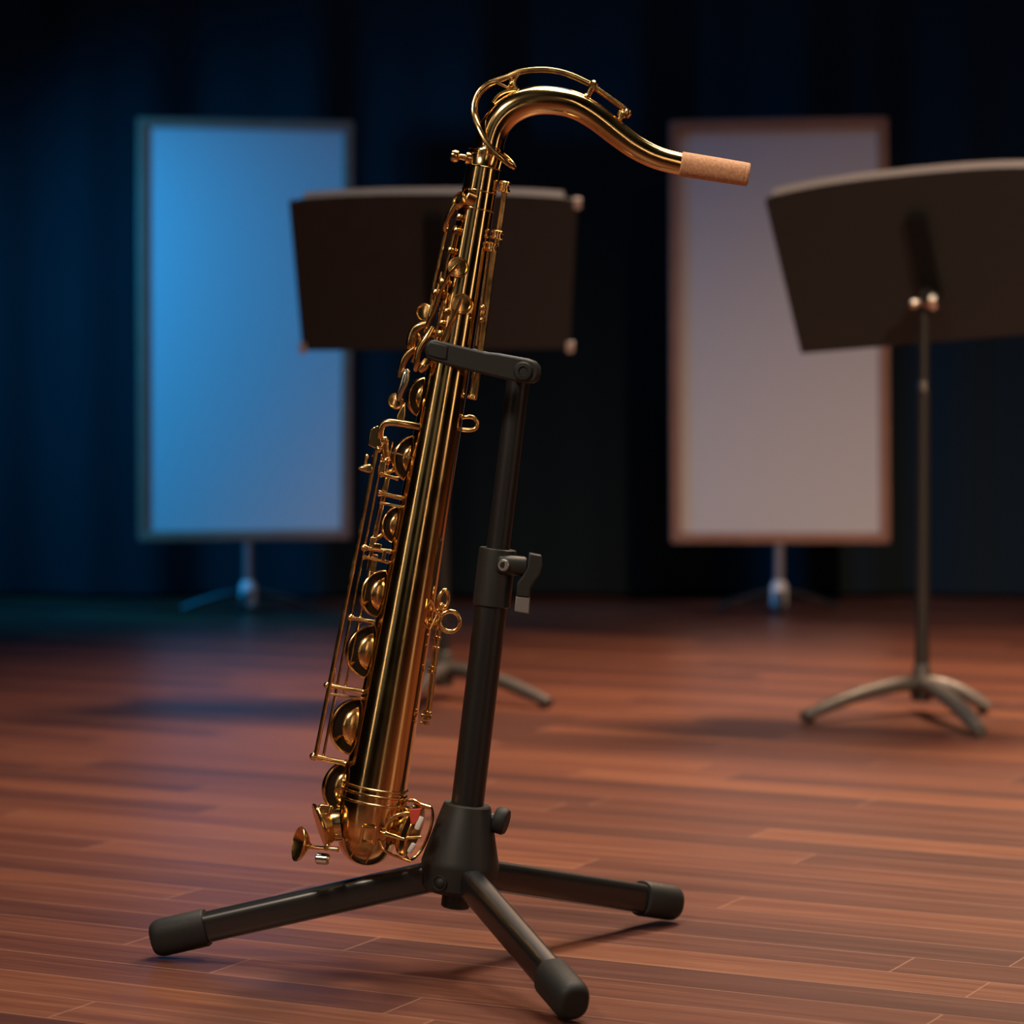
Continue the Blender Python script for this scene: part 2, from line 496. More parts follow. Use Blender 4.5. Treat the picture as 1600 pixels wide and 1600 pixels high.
# bow: turns away from the viewer and up behind the body
pts = []; rr = []
R = 50 * SU
c0 = S(cx(1240), 1240); c1 = S(cx(1276), 1276)
pts += [c0, c0 + (c1 - c0) * .5, c1]; rr += [51 * SU, 50.5 * SU, 50 * SU]
cen = c1 - SF * R
for i in range(1, 19):
    q = math.pi * i / 18
    p_ = cen + SF * (R * math.cos(q)) - AX * (R * math.sin(q) * 0.80)
    pts.append(p_); rr.append((50 - 4.0 * math.sin(q)) * SU)
e = pts[-1]
for i, r_ in ((40, 45), (120, 44), (250, 41), (420, 37)):
    pts.append(e + AX * i * SU); rr.append(r_ * SU)
bpart('bow', MB().tube(pts, rr, 72), BRASS, angle=60)

# bow guard bracket with two thin stays
g = []
gw = 47
def bw(y):      # front surface of the bow in pixel units
    return math.sqrt(max(98 ** 2 - (max(0, y - 1274) / .86) ** 2, 0)) - 46
quad = [(567, 1292), (587, 1294), (584, 1319), (563, 1317)]
loop = [S(x, y, bw(y) + 5) for x, y in quad]
mbg = MB()
for i in range(4): mbg.rod(loop[i], loop[(i + 1) % 4], 2.7 * SU, 10)
for p_ in loop: mbg.ball(p_, 2.9 * SU, 12)
for a_, b_ in (((563, 1314), (547, 1341)), ((586, 1318), (571, 1349))):
    qs = [S(a_[0] + (b_[0] - a_[0]) * t, a_[1] + (b_[1] - a_[1]) * t, bw(a_[1] + (b_[1] - a_[1]) * t) + 3) for t in (0, .25, .5, .75, 1)]
    mbg.tube(qs, 1.5 * SU, 8)
bpart('bow_guard', mbg, KEYBRASS)

# ---- neck
npx = [(764, 232, 22.5), (768, 213, 22.7), (776, 194, 23), (791, 176, 23.3), (812, 163.5, 23.2), (836, 157, 22.8), (860, 156.5, 22.4),
       (882, 159.5, 22), (902, 166, 21.5), (922, 177, 20.8), (943, 192, 20.2), (968, 212, 19.5), (995, 231, 18.8), (1028, 247, 18), (1064, 256.5, 17.4)]
npts, nr = spline([S(x, y) for x, y, r in npx], 5, [r * SU for x, y, r in npx])
nk = bpart('neck', MB().tube(npts, nr, 48), BRASS, angle=60)
bpart('neck_tenon_ring', MB().lathe(npts[0], npts[3] - npts[0], [(-6 * SU, 22 * SU), (-6 * SU, 24.6 * SU), (-1 * SU, 24.6 * SU), (2 * SU, 22.6 * SU)], 48, False, False), BRASS, nk)
ca, cb_ = S(1063, 256), S(1170, 273)
cd = (cb_ - ca); cl_ = cd.length
bpart('neck_cork', MB().lathe(ca, cd, [(0, 17.5 * SU), (1.5 * SU, 19.3 * SU), (cl_ * .5, 19 * SU), (cl_ * .93, 18.4 * SU), (cl_ * .935, 17.6 * SU), (cl_ * .945, 18.4 * SU), (cl_ * .99, 18 * SU), (cl_, 16.8 * SU), (cl_, 13.5 * SU), (cl_ * .9, 13 * SU)], 44), CORK, angle=50)

# ---- octave key on the neck
ok = [(799, 259, 33), (787, 250, 37), (772, 237, 37), (758, 219, 34), (747, 198, 26), (740, 178, 12), (741, 160, 6), (748, 144, 4), (759, 133.5, 2), (773, 127, 0), (793, 120, 0), (812, 112.5, 0),
      (842, 109, 0), (868, 111, 0), (893, 118, 0), (921, 131, 0)]
o1 = spline([S(*p_) for p_ in ok], 5)
oct_ = bpart('octave_key', MB().tube(o1, 4.3 * SU, 14, flat=(0.5, 1.0), ref=SF), KEYBRASS, nk)
ok2 = [(797, 258, 24), (804, 262, 10), (800, 254, -22), (785, 240, -32), (768, 222, -30), (752, 198, -22), (744, 176, -12), (745, 158, -6), (752, 144, -3), (764, 134, -1), (775, 128, 0)]
bpart('octave_loop', MB().tube(spline([S(*p_) for p_ in ok2], 5), 3.0 * SU, 12, flat=(.5, 1.0), ref=SF), KEYBRASS, oct_)
ok3 = [(930, 136, 3), (950, 150, 3), (968, 163, 3), (985, 176, 3)]
mbq = MB().tube(spline([S(*p_) for p_ in ok3], 4), 3.2 * SU, 12, flat=(1, 1), ref=SF)
mbq.tube(spline([S(x, y + 4, -6) for x, y, _ in ok3], 4), 2.2 * SU, 10)
bpart('octave_lever', mbq, KEYBRASS, oct_)
nn = (S(975, 168) - S(964, 190)).normalized()
bpart('octave_pip', MB().lathe(S(966, 190), nn, [(0, 4.5 * SU), (8 * SU, 4.5 * SU), (9 * SU, 7.5 * SU), (15 * SU, 8 * SU), (17 * SU, 6 * SU), (20 * SU, 6 * SU)], 24), KEYBRASS, oct_)
bpart('octave_pip_pad', MB().lathe(S(978, 179), nn, [(-4 * SU, 6 * SU), (3 * SU, 8 * SU), (8 * SU, 7 * SU)], 20), KEYBRASS, oct_)
nn2 = (S(929, 130) - S(917, 152)).normalized()
mbq = MB().lathe(S(915, 155), nn2, [(0, 9 * SU), (5 * SU, 8 * SU), (8 * SU, 5 * SU), (20 * SU, 5 * SU), (23 * SU, 7 * SU), (29 * SU, 7 * SU), (32 * SU, 4 * SU)], 24)
mbq.rod(S(927, 133, 12), S(927, 133, -14), 5 * SU, 16)
bpart('octave_post', mbq, KEYBRASS, nk)
mbq = MB().rod(S(797, 121), S(806, 142), 3.2 * SU, 12).ball(S(799, 132), 5.5 * SU)
mbq.tube(spline([S(812, 113), S(806, 122), S(804, 132), S(812, 142)], 5), 2.6 * SU, 10)
mbq.rod(S(774, 128, 0), S(800, 140, 0), 2.2 * SU, 10)
mbq.tube(spline([S(770, 160, 2), S(778, 150, 2), S(790, 143, 2), S(808, 140, 2)], 4), 3.0 * SU, 10)
bpart('octave_brace', mbq, KEYBRASS, nk)
# bead seams running along the neck side
sp_ = spline([S(x, y + 6, math.sqrt(max(r * r - 36, 1)) ) for x, y, r in npx[1:]], 4)

# ---- neck screw
mbq = MB().lathe(S(738, 248, 10), S(700, 242, 14) - S(738, 248, 10), [(0, 9 * SU), (6 * SU, 9.5 * SU), (10 * SU, 9 * SU), (12 * SU, 5 * SU), (20 * SU, 4.5 * SU), (23 * SU, 9 * SU), (28 * SU, 10 * SU), (33 * SU, 8 * SU), (34.5 * SU, 3 * SU)], 24)
bpart('neck_screw', mbq, KEYBRASS)

# ---- small builders for the keywork
def rod_part(name, pts, r, m=None, parent=None, n=10):
    return bpart(name, MB().tube([S(*p_) for p_ in pts], r * SU, n), m or KEYBRASS, parent)
def post(px, py, w, L=12, r=4.5, d=None, name='post'):
    d = d or V((-.5, -.6, .05)); d = d.normalized()
    c = S(px, py, w)
    mb = MB().lathe(c - d * L * SU, d, [(0, r * 1.25 * SU), (2 * SU, r * 1.2 * SU), (4 * SU, r * .62 * SU), ((L - 4) * SU, r * .62 * SU), ((L - 2) * SU, r * SU), (L * SU, r * 1.1 * SU), ((L + 3.5) * SU, r * .9 * SU), ((L + 5) * SU, r * .35 * SU)], 18)
    return bpart(name, mb, KEYBRASS)
def pearl_disc(px, py, w, r, N, name='key_cup', m=None, parent=None, th=5):
    N = N.normalized(); c = S(px, py, w)
    mb = MB().lathe(c - N * th * SU, N, [(0, r * .86 * SU), (0, r * .98 * SU), (th * .7 * SU, r * SU), (th * SU, r * .96 * SU), (th * 1.05 * SU, r * .86 * SU), (th * .8 * SU, r * .78 * SU), (th * .95 * SU, r * .4 * SU), (th * SU, .5 * SU)], 40)
    return bpart(name, mb, m or KEYBRASS, parent)

# large open key cups along the left of the body: cup > pad, resonator
def big_cup(px, py, rx, ry, w=-16, dome=0.77):
    th = math.acos(min(rx / ry, 0.97))
    th = max(th, 0.5)
    N = (SF * math.cos(th) + SR * math.sin(th)).normalized()
    c = S(px, py, w); r = ry * SU
    cup = bpart('key_cup', MB().lathe(c, N, [(-7 * SU, 0.1 * r), (-7 * SU, .86 * r), (-5 * SU, .97 * r), (0, r), (3.5 * SU, r), (4.5 * SU, .975 * r), (4.2 * SU, .93 * r), (2 * SU, .91 * r), (0.5 * SU, .9 * r)], 56), KEYBRASS)
    build('pad', MB().lathe(c, N, [(-1 * SU, .5 * r), (-1 * SU, .93 * r), (1.5 * SU, .915 * r), (2.2 * SU, .86 * r), (2.2 * SU, .02 * r)], 48), PADM, cup)
    a, b = frame(N)
    rd = dome * r
    pf = [(0, rd)] + [(rd * .42 * math.sin(q), rd * math.cos(q)) for q in [.12, .3, .5, .7, .9, 1.1, 1.3, 1.45, 1.55]]
    ro = (SR - N * SR.dot(N)).normalized() * r * 0.2
    build('resonator', MB().lathe(c + ro + N * 1.5 * SU, N, pf, 48), KEYBRASS, cup)
    return cup
cups = [(663, 621, 26, 32), (645, 717, 31, 37), (622, 820, 26, 30), (596, 928, 33, 38), (579, 1018, 39, 43), (556, 1135, 40, 46), (542, 1230, 37, 44)]
for c_ in cups: big_cup(*c_)
# rim of the tone hole beside the second cup
rim = [(647, 683, 12), (652, 700, 16), (653, 718, 18), (650, 738, 16), (643, 754, 12)]
bpart('tone_hole_rim', MB().tube(spline([S(*p_) for p_ in rim], 5), 2.0 * SU, 10), KEYBRASS)

# ---- long rods down the left side
def line(p, q, y): 
    t = (y - p[1]) / (q[1] - p[1]); return p[0] + (q[0] - p[0]) * t
L1 = ((588, 703), (493, 1182)); L2 = ((599, 703), (505, 1182))
for (a_, b_), r, w in ((L1, 3.6, 18), (L2, 2.2, 8)):
    rod_part('long_rod', [(*a_, w), (*b_, w)], r)
rod_part('long_rod', [(607, 745, 0), (537, 1085, 0)], 1.9)
rod_part('long_rod', [(613, 690, -4), (572, 890, -4)], 1.8)
mbq = MB().ball(S(592, 702, 18), 5.2 * SU).ball(S(601, 688, 12), 6.5 * SU).rod(S(592, 702, 18), S(601, 688, 12), 3 * SU)
mbq.rod(S(601, 690, 10), S(604, 716, 6), 5.5 * SU).ball(S(604, 720, 8), 7 * SU)
bpart('rod_post', mbq, KEYBRASS)

# bridges from the rods to the body
def bridge(a_, b_, r, w0=16, w1=10, ball_r=None):
    A_, B_ = S(*a_, w0), S(*b_, w1)
    d = (B_ - A_); L_ = d.length
    mb = MB().lathe(A_, d, [(-1.5 * SU, r * .6 * SU), (0, r * 1.25 * SU), (3.5 * SU, r * 1.3 * SU), (5 * SU, r * .85 * SU), (L_ * .5, r * .8 * SU), (L_ - 4 * SU, r * .95 * SU), (L_, r * 1.3 * SU)], 18)
    if ball_r: mb.ball(A_, ball_r * SU)
    return bpart('bridge_post', mb, KEYBRASS)
bridge((591, 770), (631, 779), 4.2)
bridge((594, 786), (628, 792), 2.4)
bridge((594, 741), (622, 748), 3.2)
bridge((569, 856), (612, 862), 4.0, ball_r=5.5)
bridge((567, 870), (610, 879), 3.0)
bridge((548, 965), (585, 972), 3.6, ball_r=5.5)
bridge((511, 1071), (568, 1081), 4.2, ball_r=5.6)
bridge((511, 1084), (565, 1091), 2.6)
bridge((490, 1182), (540, 1193), 5.0, ball_r=6.5)
# small linkage boxes between the rods
def block(px, py, w, hx, hy, hz=5, name='linkage', m=None):
    return bpart(name, MB().box(S(px, py, w), SR * hx * SU, SF * hz * SU, AX * hy * SU), m or KEYBRASS, bevel=0.0007)
block(583, 846, 12, 5, 7); block(590, 853, 14, 6, 4); block(600, 868, 12, 3, 9)
block(604, 757, 10, 3.5, 11); block(585, 880, 4, 4, 14); block(597, 732, 9, 5, 12)
block(563, 969, 8, 3, 6); block(520, 1058, 4, 3, 14)
# key arms reaching from the rods to the cups
for a_, b_ in (((601, 742), (646, 716)), ((583, 846), (616, 822)), ((566, 945), (590, 928)), ((545, 1040), (572, 1020)), ((524, 1155), (550, 1136))):
    rod_part('key_arm', [(*a_, 4), (*b_, -26)], 3.2)
rod_part('needle_spring', [(608, 706, 20), (634, 712, 22), (647, 716, 22)], 1.1)

# ---- arched bracket and side touches (middle of the body)
arch = [(656, 667, 20), (640, 664, 24), (622, 661, 26), (606, 660, 26), (598, 664, 24), (594, 674, 22), (594, 684, 18)]
bpart('arched_lever', MB().tube(spline([S(*p_) for p_ in arch], 5), 5.4 * SU, 14, flat=(0.8, 1.0), ref=SF), KEYBRASS)
pl = [(578, 671), (585, 666), (594, 665), (597, 698), (588, 702), (575, 695)]
bpart('side_plate', MB().plate([S(x, y, 14) for x, y in pl], V((0, -5 * SU, 0))), NICKEL if False else BRASS, bevel=0.001)
leaf = [(633, 628), (624, 638), (618, 650), (619, 660), (630, 662), (633, 650)]
bpart('leaf_touch', MB().plate([S(x, y, 22) for x, y in leaf], V((0.2, -1, 0)).normalized() * 5 * SU), KEYBRASS, bevel=0.0014)
wing = [(558, 731), (566, 727), (578, 725), (584, 728), (583, 739), (574, 738), (564, 735)]
bpart('thumb_touch', MB().plate([S(x, y, 8) for x, y in wing], V((0, -14 * SU, 0))), KEYBRASS, bevel=0.0016)
mbq = MB().ball(S(573, 713, 14), 3.6 * SU).ball(S(585, 712, 14), 4 * SU).rod(S(573, 713, 14), S(570, 729, 14), 2.6 * SU).rod(S(585, 712, 14), S(581, 730, 14), 2.6 * SU)
bpart('thumb_touch_posts', mbq, KEYBRASS)

# ---- palm and side key stack (upper left)
pearl_disc(617, 626, 10, 12.5, SF + RIGHT * -.35 + UP * .2, 'finger_pearl', th=8)
# curved touches stacked along the edge
def touch(pts, r, flat=(1, .55), m=None, name='palm_touch', k=5, radii=None):
    P_ = [S(*p_) for p_ in pts]
    if radii: P_, rs = spline(P_, k, [q * SU for q in radii])
    else: P_ = spline(P_, k); rs = r * SU
    return bpart(name, MB().tube(P_, rs, 16, flat=flat, ref=SF), m or KEYBRASS)
touch([(667, 506, 24), (655, 510, 22), (647, 517, 20), (643, 530, 18), (642, 541, 16), (648, 550, 12)], 0, radii=[2.5, 5, 6, 6.5, 6, 4], flat=(.8, 1.2))
touch([(648, 545, 18), (638, 553, 17), (631, 563, 16), (627, 576, 14), (624, 590, 12)], 0, radii=[5, 5.5, 5.2, 4.5, 3.2], flat=(.8, 1.1))
touch([(638, 578, 16), (634, 585, 18), (630, 600, 18), (625, 614, 16), (623, 626, 14)], 0, radii=[4, 6.5, 6.8, 6, 3.6], flat=(.8, 1.0), m=NICKEL)
touch([(676, 511, 30), (667, 526, 34), (658, 540, 36), (653, 554, 36), (651, 568, 34), (649, 580, 30)], 0, radii=[4, 5.5, 5.2, 4.8, 5, 3], flat=(.8, .9))
touch([(668, 562, 26), (662, 572, 28), (655, 580, 27)], 0, radii=[5, 7.5, 4], flat=(.8, 1.1))
touch([(631, 636, 14), (627, 645, 14), (620, 655, 12)], 0, radii=[4, 5.5, 3.5])
touch([(652, 520, 10), (657, 535, 14), (652, 548, 12), (644, 566, 10)], 0, radii=[5, 8, 7, 4])
# round palm key cups
NL = (SF + SR * -.15 + UP * .15)
pearl_disc(716, 417, 36, 16.5, SF + SR * .1 + AX * .25, 'palm_key_cup', th=8)
pearl_disc(721.5, 474, 40, 16.5, SF + SR * .12 + AX * .2, 'palm_key_cup', th=8)
pearl_disc(662, 488, 12, 14.5, SF * .9 - SR * .45, 'palm_key_cup', th=8)
pearl_disc(714, 312, 26, 14.5, SF * .45 - SR * .85 + AX * .25, 'palm_key_cup', th=7)
bpart('tone_hole', MB().lathe(S(738, 311, 16), (SF * .4 - SR * .85 + AX * .2), [(0, 15 * SU), (14 * SU, 14 * SU), (15 * SU, 13 * SU), (15 * SU, 11 * SU), (6 * SU, 10 * SU)], 30), KEYBRASS)
# tone hole chimneys under the two round cups
for px, py in ((718, 424), (724, 480)):
    bpart('tone_hole', MB().lathe(S(px, py, 14), SF + SR * .1 + AX * .15, [(0, 15.5 * SU), (12 * SU, 15 * SU), (13 * SU, 14 * SU), (13 * SU, 12 * SU)], 32), KEYBRASS)
rod_part('palm_key_arm', [(717, 413, 47), (699, 432, 44), (689, 455, 38), (678, 487, 34), (666, 508, 28)], 2.9)
rod_part('palm_key_arm', [(721, 466, 50), (713, 486, 48), (702, 507, 44), (692, 530, 40), (684, 548, 38)], 2.9)
touch([(712, 318, 34), (705, 330, 32), (699, 342, 28), (695, 354, 24), (696, 362, 20)], 0, radii=[4.5, 4.5, 4.2, 3.4, 2.2], flat=(.8, 1.0), name='palm_key_arm')
rod_part('palm_rod', [(699, 350, 10), (679, 440, 10), (668, 500, 10)], 3.0)
rod_part('palm_rod', [(712, 352, 20), (702, 395, 20), (686, 470, 20)], 2.2)
for x, y, w in ((717, 339, 24), (712, 360, 24), (703, 391, 22), (690, 440, 24), (680, 457, 20), (697, 487, 30), (690, 505, 28), (687, 521, 30), (692, 476, 26), (672, 520, 22)):
    post(x, y, w, 12, 5.6, SF * .8 - SR * .4)
touch([(690, 425, 16), (684, 450, 18), (676, 478, 18)], 0, radii=[3, 5, 3], name='palm_key_arm')
touch([(700, 458, 24), (694, 480, 26), (688, 500, 26), (680, 520, 24)], 0, radii=[3, 5.5, 6, 4], name='palm_key_arm')
rod_part('palm_rod', [(692, 470, 30), (676, 548, 30)], 2.6)
touch([(676, 470, 16), (670, 500, 18), (662, 520, 16)], 0, radii=[4, 6, 4], name='palm_key_arm')

# ---- right-hand side: rods and posts
def colpost(px, py, w, r, L, name='side_post', d=None):
    d = d or AX; c = S(px, py, w) - d.normalized() * L * .5 * SU
    return bpart(name, MB().lathe(c, d, [(0, r * .8 * SU), (1.5 * SU, r * SU), (L * .28 * SU, r * SU), (L * .34 * SU, r * .8 * SU), (L * .62 * SU, r * .8 * SU), (L * .68 * SU, r * SU), ((L - 1.5) * SU, r * SU), (L * SU, r * .8 * SU)], 24), KEYBRASS)
colpost(788, 292, 4, 10, 17); colpost(777, 367, 10, 10, 14); colpost(768, 386, 12, 9.5, 14)
rod_part('side_rod', [(789, 296, 4), (776, 385, 10)], 4.4)
rod_part('side_rod', [(772, 385, 12), (741, 622, 10)], 5.2)
rod_part('side_rod', [(763, 388, 20), (744, 540, 20)], 1.6)
mbq = MB().ellipsoid(S(753.5, 490, 22), SR * 5 * SU, SF * 5 * SU, AX * 12 * SU, 18).ball(S(754.5, 481, 24), 5.6 * SU).ball(S(752.5, 500, 24), 4.5 * SU)
bpart('side_post', mbq, KEYBRASS)
mbq = MB().lathe(S(737, 624, 10), AX, [(0, 6.5 * SU), (2 * SU, 8 * SU), (6 * SU, 7.5 * SU), (8 * SU, 5 * SU), (30 * SU, 5 * SU), (34 * SU, 6.5 * SU), (46 * SU, 6.5 * SU)], 20)
bpart('side_sleeve', mbq, KEYBRASS)
# strap ring
sr_ = [(722, 652, 4), (732, 651, 6), (741, 653, 6), (746, 661, 6), (743, 669, 6), (734, 672, 6), (722, 671, 4)]
bpart('strap_ring', MB().tube(spline([S(*p_) for p_ in sr_], 5), 3.4 * SU, 12), KEYBRASS)
# thumb hook and lower ring
bpart('thumb_ring', MB().torus(S(703, 971, 8), SF + SR * .05, 16 * SU, 3.6 * SU, 40, 12), KEYBRASS)
bpart('thumb_hook', MB().torus(S(693, 937, 8), SF + SR * .6, 12 * SU, 3.4 * SU, 36, 12, (AX, 1.25, .72)), KEYBRASS)
mbq = MB().rod(S(686, 940, 8), S(680, 985, 8), 4.5 * SU).ball(S(683, 957, 12), 6 * SU).ball(S(688, 960, 10), 5 * SU).ball(S(679, 972, 12), 5.5 * SU).ball(S(690, 946, 12), 4.5 * SU)
bpart('hook_mount', mbq, KEYBRASS)
dm = [(654, 964), (674, 938), (683, 960), (672, 984)]
mbq = MB()
for i in range(4): mbq.rod(S(*dm[i], 30 - 10 * (i == 2)), S(*dm[(i + 1) % 4], 30 - 10 * ((i + 1) % 4 == 2)), 1.5 * SU, 8)
bpart('hook_plate', mbq, KEYBRASS)
mbq = MB().rod(S(685, 985, 4), S(668, 1122, 4), 4.6 * SU, 14)
for x, y in ((683, 996), (681, 1012), (676, 1043), (674, 1050), (668, 1113), (666, 1122), (665, 1130)):
    mbq.lathe(S(x, y, 4) - AX * 2.5 * SU, AX, [(0, 5 * SU), (1 * SU, 7 * SU), (4 * SU, 7 * SU), (5 * SU, 5 * SU)], 18)
bpart('lower_side_rod', mbq, KEYBRASS)
bpart('rod_foot', MB().box(S(666, 1119, 4), SR * 8.5 * SU, SF * 5 * SU, AX * 3 * SU).box(S(664, 1130, 4), SR * 7.5 * SU, SF * 5 * SU, AX * 2 * SU), KEYBRASS, bevel=0.0006)

# ---- low keys at the bow, left
Nc = (-RIGHT * .93 + SF * .22 - UP * .28).normalized()
c = S(504, 1290, 6)
lc = bpart('low_key_cup', MB().lathe(c - Nc * 14 * SU, Nc, [(-6 * SU, 22 * SU), (0, 27 * SU), (13 * SU, 33 * SU), (14.5 * SU, 36 * SU), (18 * SU, 36.5 * SU), (19.5 * SU, 34 * SU), (20 * SU, 5 * SU)], 48), KEYBRASS, angle=30)
build('low_key_rim', MB().torus(c + Nc * 3.5 * SU, Nc, 36 * SU, 1.8 * SU, 48, 8), BRASS, lc)
bpart('low_tone_hole', MB().lathe(S(534, 1284, 0), -RIGHT + UP * -.1, [(0, 30 * SU), (10 * SU, 30 * SU), (16 * SU, 29 * SU), (17 * SU, 26 * SU)], 40), BRASS)
Nd = (-RIGHT * .9 + SF * .35 + UP * .22).normalized()
c = S(474, 1320, 12)
bpart('foot_dish', MB().lathe(c + Nd * -14 * SU, Nd, [(0, 3 * SU), (4 * SU, 6 * SU), (10 * SU, 17 * SU), (17 * SU, 25 * SU), (22 * SU, 28 * SU), (23.5 * SU, 27.5 * SU), (19 * SU, 23 * SU), (12 * SU, 12 * SU), (8 * SU, 2 * SU)], 44), KEYBRASS, angle=50)
mbq = MB().lathe(S(477, 1323, 22), S(530, 1327, 34) - S(477, 1323, 22), [(0, 2 * SU), (3 * SU, 3 * SU), (30 * SU, 3.2 * SU), (34 * SU, 4.5 * SU), (38 * SU, 3.2 * SU), (54 * SU, 4.2 * SU)], 16)
mbq.ball(S(512, 1322, 30), 4.5 * SU)
bpart('low_key_bar', mbq, KEYBRASS)
bpart('low_key_roller', MB().lathe(S(494, 1341, 10), V((1, -.2, -.05)), [(0, 7 * SU), (2 * SU, 9 * SU), (18 * SU, 9 * SU), (22 * SU, 6 * SU)], 24), NICKEL)
bpart('low_key_clip', MB().box(S(508, 1262, 18), SR * 9 * SU, SF * 5 * SU, AX * 5 * SU).box(S(516, 1272, 20), SR * 3 * SU, SF * 4 * SU, AX * 14 * SU), BRASS, bevel=0.001)

# ---- low key cup with guard at the bow, right
Ne = (RIGHT * .88 - UP * .28 + SF * .36).normalized()
c = S(652, 1300, 2)
rk = bpart('bell_key_cup', MB().lathe(c - Ne * 24 * SU, Ne, [(-20 * SU, 32 * SU), (0, 33 * SU), (6 * SU, 40 * SU), (9 * SU, 43 * SU), (13 * SU, 43.5 * SU), (15 * SU, 41.5 * SU), (14 * SU, 12 * SU)], 52), BRASS, angle=30)
e1 = (UP - Ne * UP.dot(Ne)).normalized(); e2 = Ne.cross(e1)
if e2.dot(SF) < 0: e2 = -e2
# cage: front hoop and ribs
def cg(a_, s_, t_): return c + e1 * a_ * SU + e2 * s_ * SU + Ne * t_ * SU
hoop = [cg(45 * math.cos(q), 45 * math.sin(q), 3) for q in [2 * math.pi * j / 40 for j in range(40)]]
mbq = MB().tube(hoop, 2.6 * SU, 10, closed=True)
build('key_guard', mbq, KEYBRASS, rk)
rib = [(602, 1295, 40), (607, 1284, 44), (618, 1275, 46), (630, 1272, 46), (640, 1272, 44)]
bpart('guard_rib', MB().tube(spline([S(*p_) for p_ in rib], 5), 3.0 * SU, 12, flat=(.7, 1.1), ref=SF), KEYBRASS)
mbq = MB().lathe(S(594, 1300, 44), S(632, 1312, 50) - S(594, 1300, 44), [(0, 2.2 * SU), (4 * SU, 4 * SU), (10 * SU, 5 * SU), (16 * SU, 4 * SU), (32 * SU, 3.2 * SU), (40 * SU, 2 * SU)], 16)
bpart('guard_rod', mbq, KEYBRASS)
rib2 = [(593, 1314, 40), (598, 1326, 38), (610, 1334, 36), (628, 1341, 32), (641, 1346, 26)]
bpart('guard_rib', MB().tube(spline([S(*p_) for p_ in rib2], 5), 2.4 * SU, 10), KEYBRASS)
rib3 = [(627, 1262, 20), (636, 1252, 22), (645, 1251, 24), (658, 1258, 24), (672, 1262, 22)]
bpart('guard_rib', MB().tube(spline([S(*p_) for p_ in rib3], 5), 3.0 * SU, 10), KEYBRASS)
build('felt_bumper', MB().plate([S(x, y, 44) for x, y in [(640, 1264), (659, 1263), (655, 1280), (649, 1288), (643, 1288)]], V((-.2, -1, 0)) * 5 * SU), FELT_R, rk, bevel=0.0008)
build('white_bumper', MB().section(S(659, 1276, 46), S(651, 1296, 48), 6 * SU, 9 * SU, SR, ((0, .7), (.1, 1), (.9, 1), (1, .7)), 2.5), FELT_W, rk)
build('white_bumper', MB().section(S(647, 1318, 48), S(639, 1332, 46), 7 * SU, 8 * SU, SR, ((0, .7), (.1, 1), (.9, 1), (1, .7)), 2.5), FELT_W, rk)
bpart('guard_rod', MB().rod(S(636, 1309, 50), S(658, 1308, 46), 2.2 * SU), KEYBRASS)

